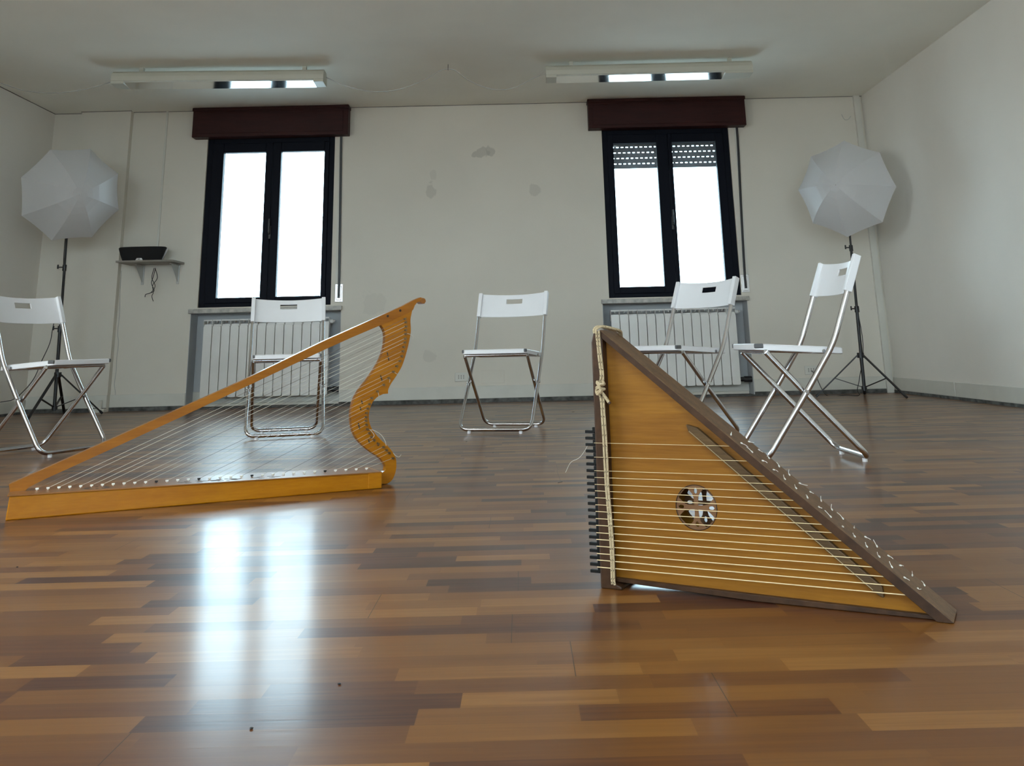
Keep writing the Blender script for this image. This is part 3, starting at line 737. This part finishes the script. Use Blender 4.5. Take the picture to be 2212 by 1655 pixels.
# sound holes: clusters of slits in the board
def slits(cx_, n_, name='sound_hole'):
    bm = B()
    for k in range(n_):
        aa = 2*PI*k/n_; x, y = cx_+.034*math.cos(aa), .045+.022*math.sin(aa); pts = []
        for q in range(8): g = 2*PI*q/8; pts.append((x+.010*math.cos(g)*abs(math.cos(aa))+.005*math.cos(g), y+.004*math.sin(g)))
        prism(bm, pts, lambda a, b, t_: Vector((a, b, ztop(a)+.0035+t_)), 0, .0004)
    obj(name, bm, M_hole, sbx)
slits(.235, 8); slits(.62, 9); slits(.75, 6); slits(.52, 6)
# straight column
up = [(19, 1047), (150, 989), (350, 900), (520, 824), (700, 736.5), (800, 692), (870, 661), (898, 646.5)]
scroll = [(908, 642.5), (917, 645), (920, 651), (917, 656), (911, 656), (906, 652), (901, 653.5), (896, 660), (893, 668)]
lo = [(889, 673), (824, 702), (760, 729), (700, 756), (560, 822), (391, 901), (230, 975), (100, 1034), (62, 1053), (55, 1060)]
poly = [hp(*p, PL) for p in up+scroll+lo]+[(.036, .0695), (-.006, .0695)]
bm = B(); prism(bm, poly, LX, PL, PL+.036); col = obj('column', bm, M_harpc, Tt, bevel=.0035)
for p in ((837.5, 683), (864.5, 671)):
    a, b = hp(*p, PL); bm = B(); tube(bm, [(a, PL-.001, b), (a, PL+.003, b)], .0045, 12); obj('dowel', bm, M_walnut, col)
bm = B(); a, b = hp(913, 650, PL); tube(bm, [(a, PL-.006, b), (a, PL+.042, b)], .010, 16); obj('scroll_end', bm, M_harpd, col, smooth=True)
# curved neck
Z4 = lambda x, y: (700+x/3.309, 600+y/3.309)
rt = [(632, 236), (620, 300), (623, 380), (612, 450), (590, 540), (560, 630), (520, 700), (480, 760), (462, 800), (460, 829)]
rt2 = [(425, 832), (385, 852), (350, 890), (330, 940), (322, 1000), (335, 1060), (365, 1110), (410, 1160), (455, 1200), (492, 1245), (514, 1290), (520, 1340), (512, 1395), (490, 1445), (455, 1474), (415, 1487), (396, 1489)]
lf = [(398, 1404), (418, 1394), (438, 1378), (440, 1345), (418, 1308), (385, 1276), (330, 1240), (270, 1190), (230, 1140), (205, 1080), (195, 1010), (198, 950), (215, 880), (250, 810), (300, 745), (360, 660), (405, 580), (432, 500), (440, 420), (430, 370), (402, 330)]
def sm(pl): return [(v_.x, v_.z) for v_ in smoothpts([Vector((*[hp(*Z4(*q), PL)][0][:1], 0, hp(*Z4(*q), PL)[1])) for q in pl], 4)]
poly = sm(rt)+sm(rt2)+sm(lf)
poly = [(a, max(b, .001)) for a, b in poly]
bm = B(); prism(bm, poly, LX, PL+.003, PL+.033); nk = obj('neck', bm, M_harp, Tt, bevel=.003)
# darker laminated edge along the inside of the neck
bm = B(); pts = sm(lf[3:]); tube(bm, [Vector((a, PL+.018, b)) for a, b in pts], .0035, 8, ref=Vector((0, 1, 0)), r2=.0145); obj('inner_edge', bm, M_harpd, nk, smooth=True)
for (x, y) in ((455, 545), (462, 580), (408, 710), (413, 725), (272, 890), (262, 935), (248, 1050), (253, 1070), (322, 1170), (385, 1190)):
    a, b = hp(*Z4(x, y), PL); bm = B(); tube(bm, [(a-.0016, PL+.0015, b+.006), (a+.0016, PL+.0015, b-.006)], .0018, 6); obj('inlay_slit', bm, M_hole, nk)
pins = [(575, 295), (580, 318), (583, 348), (580, 375), (579, 402), (577, 435), (574, 462), (566, 495), (560, 525), (553, 560), (538, 595), (516, 632), (491, 672), (459, 717), (422, 765), (378, 812), (338, 860), (320, 903), (309, 935), (301, 966), (297, 996), (296, 1022), (300, 1050), (306, 1082), (320, 1110), (334, 1138), (354, 1160), (383, 1187), (420, 1210), (443, 1232), (462, 1252), (488, 1290)]
knobs = [(80+23.6*i-.022*i*i) for i in range(32)]
for i, (pn, kx) in enumerate(zip(pins, knobs)):
    a, b = hp(*Z4(*pn), PL); ys = PL-.006
    bm = B(); tube(bm, [(a, PL-.012, b), (a, PL+.008, b)], .0032, 8); tube(bm, [(a, PL-.013, b), (a, PL-.009, b)], .0045, 8)
    tube(bm, [(a+.003, PL-.007, b-.006), (a, PL-.007, b+.001)], .0012, 5)
    obj('tuning_pin', bm, M_brass, Tt, smooth=True)
    xk = hp(kx, 1058-(kx-80)*.0505, PL)[0]; zk = ztop(xk)+.0035
    dark = i in (11, 15, 20, 27)
    bm = B(); tube(bm, [(xk, ys, zk-.002), (xk, ys, zk+.003)], .0020, 8); tube(bm, [(xk-.0045, ys, zk+.0045), (xk+.0045, ys, zk+.0045)], .0028, 8)
    kn = obj('string_peg', bm, M_dark if dark else M_ivory, Tt, smooth=True)
    if dark: kn['label'] = 'black string peg'
    bm = B(); tube(bm, [(xk, ys, zk+.005), (a-.002, ys, b)], (.0005 if i > 6 else .0007), 5)
    ds = i in (0, 3, 7, 11, 15, 19, 23, 27)
    obj('string', bm, M_darkstring if ds else M_nylon, Tt)
# loose string ends at the pins
for q in ([(578, 400), (600, 402), (625, 415), (628, 440)], [(490, 672), (510, 685), (525, 695)], [(378, 812), (385, 835), (385, 850)], [(310, 1085), (350, 1090), (400, 1120), (430, 1165), (438, 1200)], [(488, 1250), (505, 1270), (530, 1280), (545, 1262)], [(322, 1085), (345, 1110), (352, 1130), (335, 1150)], [(459, 717), (465, 735), (461, 748)]):
    bm = B(); tube(bm, smoothpts([Vector((*hp(*Z4(*p), PL)[:1], PL-.01, hp(*Z4(*p), PL)[1])) for p in q], 4), .0009, 5); obj('string_end', bm, M_nylon, Tt)

# ------------------------------------------------------------------ triangular zither
Q0 = Vector((.144, 1.984, 0)); QU = Vector((.887, -.461, 0)).normalized(); QW = Vector((-QU.y, QU.x, 0)); TH = .080
Zt = thing('triangular_zither', 'triangular stringed psaltery with yellow soundboard standing upright on the floor', 'zither', Q0, math.atan2(QU.y, QU.x))
def qp(px, py, off=0.):
    d = ray(px, py); P0 = Q0+QW*off; q = EYEP+d*((P0-EYEP).dot(QW)/d.dot(QW)); return ((q-Q0).dot(QU), q.z)
# post
bm = B(); prism(bm, [(0, 0), (.046, 0), (.044, .006), (.027, .012), (.027, .470), (.024, .486), (.008, .4905), (.001, .465)], LX, 0, TH); obj('post', bm, M_walnut, Zt, bevel=.003)
# long diagonal beam
A = Vector((.022, 0, .491)); E = Vector((.628, 0, .006)); dd = (E-A).normalized(); nn_ = Vector((-dd.z, 0, dd.x))
if nn_.z < 0: nn_ = -nn_
wb = .0095
E2 = E+dd*.006
bm = B(); prism(bm, [(A.x, A.z), (E2.x, E2.z), (E2.x-nn_.x*wb*.6-.004, max(E2.z-nn_.z*wb*.6, .0005)), (.608, .0005), (A.x-nn_.x*wb+.004, A.z-nn_.z*wb-.004)], LX, 0, TH); beam = obj('string_beam', bm, M_walnutB, Zt, bevel=.0025)
bm = B(); prism(bm, [(A.x-nn_.x*.001, A.z-nn_.z*.001), (E2.x-nn_.x*.001, E2.z-nn_.z*.001), (E2.x-nn_.x*wb*.7-.004, max(E2.z-nn_.z*wb*.7, .0006)), (.606, .0006), (A.x-nn_.x*(wb+.001)+.004, A.z-nn_.z*(wb+.001)-.004)], LX, -.0015, .004); obj('beam_edge', bm, M_walnut, beam, bevel=.0006)
# soundboard with a round opening, back board likewise
RC, RR = Vector((.198, 0, .154)), .0405
def board(y0, y1, name, m):
    bm = B(); tri = [(.026, .014), (.606, .004), (A.x-nn_.x*wb+.003, A.z-nn_.z*wb-.002+.003)]
    n = 48; hole = [(RC.x+RR*math.cos(2*PI*k/n), RC.z+RR*math.sin(2*PI*k/n)) for k in range(n)]
    for yy in (y0, y1):
        tv = [bm.verts.new((a, yy, b)) for a, b in tri]; hv = [bm.verts.new((a, yy, b)) for a, b in hole]
        es = [bm.edges.new((tv[i], tv[(i+1) % 3])) for i in range(3)]+[bm.edges.new((hv[i], hv[(i+1) % n])) for i in range(n)]
        bmesh.ops.triangle_fill(bm, use_beauty=True, use_dissolve=False, edges=es)
        if yy == y0: h0 = hv; t0 = tv
    for i in range(n): bm.faces.new((h0[i], h0[(i+1) % n], hv[(i+1) % n], hv[i]))
    for i in range(3): bm.faces.new((t0[i], t0[(i+1) % 3], tv[(i+1) % 3], tv[i]))
    return obj(name, bm, m, Zt)
sbd = board(.020, .024, 'soundboard', M_spruce); board(TH-.006, TH-.002, 'back_board', M_spruce)
# bottom rail, lifted a little off the floor at the post end
bm = B(); prism(bm, [(.044, .0115), (.30, .0015), (.612, .0005), (.606, .007), (.30, .0125), (.026, .019), (.026, .012)], LX, .010, TH-.001); obj('bottom_rail', bm, M_walnut, Zt, bevel=.001)
# carved rosette: a disc pierced by four petals and four drops
def rosette(y, parent, th=.002):
    bm = B(); n = 240; nr = 56; g = {}
    def solid(r, a):
        # r 0..1 , a angle
        q = (a+PI/4) % (PI/2)-PI/4           # petals centred on the diagonals
        q2 = ((a) % (PI/2))-PI/4
        x, y_ = r*math.cos(q2), r*math.sin(q2)
        pet = .13 < x < .93 and abs(y_) < min(.31*math.sin(min(1, (x-.13)/.50)*PI/2), .30+(.93-x)*.55) and r < .95
        q3 = (a+PI/4) % (PI/2)-PI/4
        x3, y3 = r*math.cos(q3), r*math.sin(q3)
        drop = ((x3-.74)/.13)**2+(y3/.085)**2 < 1
        return not (pet or drop)
    def V(i, j, k):
        key = (i, j % n, k)
        if key not in g: g[key] = bm.verts.new((RC.x+RR*i/nr*math.cos(2*PI*j/n), y+k*th, RC.z+RR*i/nr*math.sin(2*PI*j/n)))
        return g[key]
    def ok(i, j): return 0 < i < nr and solid((i+.5)/nr, 2*PI*((j % n)+.5)/n)
    for i in range(1, nr):
        for j in range(n):
            if not ok(i, j): continue
            for k in (0, 1): bm.faces.new((V(i, j, k), V(i+1, j, k), V(i+1, j+1, k), V(i, j+1, k)))
            for di, dj, p, q in ((-1, 0, (i, j), (i, j+1)), (1, 0, (i+1, j), (i+1, j+1)), (0, -1, (i, j), (i+1, j)), (0, 1, (i, j+1), (i+1, j+1))):
                if not ok(i+di, j+dj): bm.faces.new((V(*p, 0), V(*q, 0), V(*q, 1), V(*p, 1)))
    for k in (0, 1): bm.faces.new([V(1, j, k) for j in range(n)])
    return obj('rosette', bm, M_rose, parent)
r1 = rosette(.0205, sbd)
for c_ in Zt.children:
    if c_.name.startswith('back_board'): rosette(TH-.005, c_)
bm = B(); n = 48; tube(bm, [(RC.x+(RR)*math.cos(2*PI*k/n), .0198, RC.z+(RR)*math.sin(2*PI*k/n)) for k in range(n+1)], .0008, 5, caps=False); obj('rosette_ring', bm, M_walnut, sbd)
# bridge bar with its steel rod
b0, b1 = Vector((.189, 0, .303)), Vector((.525, 0, .0275)); bd = (b1-b0).normalized(); bn = Vector((-bd.z, 0, bd.x)); bn = bn if bn.z > 0 else -bn
bm = B(); hw = .013
pl_ = [b0+bn*.004, b0+bd*.02+bn*hw, b1-bd*.012+bn*hw, b1, b1-bd*.004-bn*.002, b1-bd*.02-bn*.004, b0+bd*.012-bn*.004]
prism(bm, [(p.x, p.z) for p in pl_], LX, .0075, .0198); br = obj('bridge', bm, M_walnutH, Zt, bevel=.0015)
bm = B(); tube(bm, [b0+bd*.012-bn*.002+Vector((0, .0072, 0)), b1-bd*.02-bn*.002+Vector((0, .0072, 0))], .0009, 6); obj('bridge_rod', bm, M_rod, br)
# strings
ysl = [957, 987.6, 1016.8, 1031.5, 1046.5, 1060.4, 1075.2, 1090.4, 1104.9, 1120.3, 1134.8, 1150.8, 1165.3, 1180, 1195.7, 1209.7, 1225]
ens = [(1582.7, 964), (1622, 996.3), (1663.9, 1029), (1684.8, 1046), (1706.8, 1063.4), (1727.7, 1081.7), (1749.5, 1098.8), (1772, 1117), (1793, 1134), (1815, 1152), (1836.5, 1169.9), (1861, 1189.7), (1884, 1208), (1908.9, 1227), (1932, 1247.6), (1957.6, 1267.9), (1984, 1288)]
for i, (ya, en) in enumerate(zip(ysl, ens)):
    a, b = qp(1283+i*.45, ya, -.0012); c_, d_ = qp(*en, .006)
    rr = .00045+.00055*i/16
    e_ = Vector((c_, .006, d_)); s_ = Vector((a, -.0012, b)); e_ = e_+(e_-s_).normalized()*.004
    bm = B(); tube(bm, [s_, e_], rr, 5); obj('string', bm, M_gut, Zt)
# tuning pegs on the left edge of the post
for i in range(22):
    z = .291-(.291-.030)*i/21; u = -.0005
    bm = B(); tube(bm, [(.004, .010, z), (u-.006, .010, z)], .0034, 8)
    obox(bm, (-.0125, .010, z-.0020), (.0105, 0, 0), (0, .0042, 0), (0, 0, .0028)); obox(bm, (-.0032, .010, z+.0020), (.0034, 0, 0), (0, .0042, 0), (0, 0, .0050))
    obj('tuning_peg', bm, M_peg, Zt, bevel=.0008)
# string knots on the outer face of the beam: a front row and a back row
for row, yk in ((0, .016), (1, .064)):
    for i in range(17):
        f = (.42+.50*i/16) if row == 0 else (.455+.475*i/16)
        p = A+dd*((E-A).length*f)+nn_*.001+Vector((0, yk, 0))
        a1 = random.uniform(0, 2*PI); d1 = (dd*math.cos(a1)+Vector((0, 1, 0))*math.sin(a1))
        bm = B(); tube(bm, [p-d1*.0018, p+d1*.0018+nn_*.001], .0013, 6)
        ln = random.choice((.006, .009, .014)); tube(bm, smoothpts([p, p+d1*ln*.5+nn_*.002, p+d1*ln+nn_*random.uniform(.001, .008)], 3), .0005, 5)
        obj('string_knot', bm, M_ivory, beam)
# twisted rope tied round the instrument (a thing of its own)
def rope_strand(px, yoff, r=.0026):
    return [Q0+QU*qp(*p, yoff)[0]+QW*yoff+Vector((0, 0, qp(*p, yoff)[1])) for p in px]
def to_local(v_): return Vector(((v_-Q0).dot(QU), (v_-Q0).dot(QW), v_.z))
rp_ = thing('rope', 'beige flecked rope knotted around the post of the triangular zither', 'rope', Q0, math.atan2(QU.y, QU.x))
def strand(px, off=-.0035):
    return smoothpts([to_local(v_) for v_ in rope_strand(px, off)], 6)
upA = [(1287.5, 716), (1289, 730), (1291, 748), (1294.5, 783), (1298, 812), (1295, 830)]
upB = [(1293.5, 714), (1294.5, 730), (1296, 748), (1300, 783), (1303, 812), (1302, 830)]
dnA = [(1295, 850), (1298.5, 868), (1300.5, 900), (1303, 940), (1305.5, 990), (1309, 1050), (1314, 1110), (1318, 1160), (1320.5, 1210), (1321.5, 1250), (1322.5, 1262)]
dnB = [(1303, 850), (1304, 868), (1306, 900), (1309, 940), (1311.5, 990), (1314, 1050), (1319, 1110), (1323, 1160), (1325.5, 1210), (1326.5, 1250), (1328, 1264)]
for nm, S in (('upper_strand', [strand(upA), strand(upB)]), ('lower_strand', [strand(dnA), strand(dnB)])):
    for s_ in S:
        bm = B(); tube(bm, s_, .0024, 8)
        # dark flecks spiralling round the strand
        for k in range(3, len(s_)-2, 3):
            d_ = (s_[k+1]-s_[k]).normalized(); u_ = Vector((1, 0, 0)) if (k//2) % 2 else Vector((-1, 0, 0))
            q_ = s_[k]+Vector((0, -.0022, 0)); tube(bm, [q_-d_*.0014+u_*.0010, q_+d_*.0014-u_*.0004], .00055, 5, mi=1)
        obj(nm, bm, [M_rope, M_fleck], rp_, smooth=True)
bm = B()
for s in (0, 1):
    x = .010+.005*s
    tube(bm, smoothpts([(x, -.003, .484), (x+.001, -.003, .4925), (x+.008+.004*s, .006, .4975), (x+.022+.006*s, .03, .492), (x+.03, .06, .487), (x+.022, TH+.004, .475)], 6), .0026, 8)
obj('top_loop', bm, M_rope, rp_, smooth=True)
bm = B(); kc = Vector((*qp(1298, 838, -.006)[:1], -.0075, qp(1298, 838, -.006)[1]))
for q_ in range(4):                                       # four wraps round the strands
    zc_ = .009-.0048*q_; sl_ = (-.003, .004, -.002, .003)[q_]; rx = (.0072, .0088, .0085, .0070)[q_]
    tube(bm, [kc+Vector((rx*math.cos(2*PI*k/16), .0002-.0048*math.sin(2*PI*k/16), zc_+sl_*math.cos(2*PI*k/16))) for k in range(17)], .0027, 8, caps=False)
tube(bm, smoothpts([kc+Vector(v_) for v_ in ((-.006, -.004, .010), (-.001, -.0085, .006), (.003, -.0085, -.002), (.001, -.007, -.009), (-.006, -.004, -.012), (-.009, -.002, -.006), (-.006, -.005, .0))], 4), .0028, 8)
tube(bm, smoothpts([kc+Vector(v_) for v_ in ((.006, -.003, .014), (.009, -.005, .010), (.004, -.008, .007), (-.004, -.007, .011))], 4), .0027, 8)
obj('knot', bm, M_rope, rp_, smooth=True)
bm = B(); tube(bm, strand([(1298, 846), (1304, 853), (1309, 860), (1313, 866), (1316, 870)], -.006), .0032, 8); tl = obj('rope_tail', bm, M_rope, rp_, smooth=True)
bm = B(); s_ = strand([(1315.5, 869), (1318, 872.5)], -.006); tube(bm, s_, .0034, 8); obj('burnt_end', bm, M_walnut, tl)
# stray nylon end curling out from the pegs, lying in the air down to the floor
w0 = Q0+QU*(-.018)+QW*.01
cable('loose_string', [w0+Vector((0, 0, .265)), w0+QU*(-.010)+Vector((0, 0, .25)), w0+QU*(-.022)+Vector((0, .01, .236)), w0+QU*(-.040)+Vector((0, .02, .226)), w0+QU*(-.052)+Vector((0, .03, .205))], .0005, M_nylon, 'fine loose string end curling from the zither pegs', cat='string')

# ------------------------------------------------------------------ small litter on the floor
for px, py, ln, an in ((1066, 977, .035, 1.45), (1210, 1042, .030, 1.0), (1008, 954, .02, 1.3), (1238, 890, .02, .3)):
    p = onZ(px, py, .001); bm = B(); tube(bm, smoothpts([(-ln/2*math.cos(an), -ln/2*math.sin(an), .0012), (.001, .002, .0012), (ln/2*math.cos(an), ln/2*math.sin(an), .0012)], 3), .0009, 5)
    o = obj('splinter', bm, M_dark); o.location = p; o.location.z = .0
    tag(o, 'tiny dark splinter lying on the wooden floor near the middle chair', 'splinter', 'splinters on the floor')
for px, py in ((543, 1575), (733, 1479), (37, 1226)):
    p = onZ(px, py, 0); bm = B(); bmesh.ops.create_icosphere(bm, subdivisions=2, radius=.0022, matrix=Matrix.Diagonal((1.2, .9, .5, 1)))
    o = obj('crumb', bm, M_dark, smooth=True); o.location = (p.x, p.y, .0011)
    tag(o, 'tiny dark crumb lying on the wooden floor in the foreground', 'crumb', 'crumbs on the floor')
p = onZ(215, 893, 0)
bm = B(); box(bm, -.05, .05, -.03, .03, 0, .03); box(bm, -.012, .012, -.012, .012, .03, .10)
o = obj('cable_junction', bm, M_plate, bevel=.003); o.location = (-3.64, D-.10, 0); tag(o, 'small white junction box on the floor at the pilaster foot', 'box')

# ------------------------------------------------------------------ outside
for zz, k, lb in ((7.4, .12, 'thin overhead wire outside, upper of the two seen through the windows'), (4.5, .1, 'thin overhead wire outside, lower of the two seen through the windows')):
    bm = B(); tube(bm, smoothpts([(-20, 26, zz), (-6, 26.2, zz-.25*k), (6, 26.2, zz-.12), (20, 26, zz+.3)], 6), .012, 5)
    tag(obj('overhead_wire', bm, M_cable), lb, 'wire')
ap = onY(548, 640, 24)
t = thing('roof_antenna', 'distant television antenna seen low in the left window', 'antenna', (ap.x, 24, ap.z-2.0))
bm = B(); tube(bm, [(0, 0, 0), (0, 0, 3.05)], .022, 6); obj('mast', bm, M_cable, t)
for z_ in (2.95, 2.55, 2.2, 2.0):
    bm = B(); tube(bm, [(-.12, 0, z_), (.32, 0, z_+.02)], .010, 5); obj('crossbar', bm, M_cable, t)
bm = B(); bmesh.ops.create_circle(bm, cap_ends=True, segments=20, radius=.42, matrix=Matrix.Translation((.05, 0, 1.45)) @ Matrix.Rotation(PI/2, 4, 'X')); bmesh.ops.solidify(bm, geom=bm.faces[:], thickness=.04)
obj('dish', bm, M_out, t)
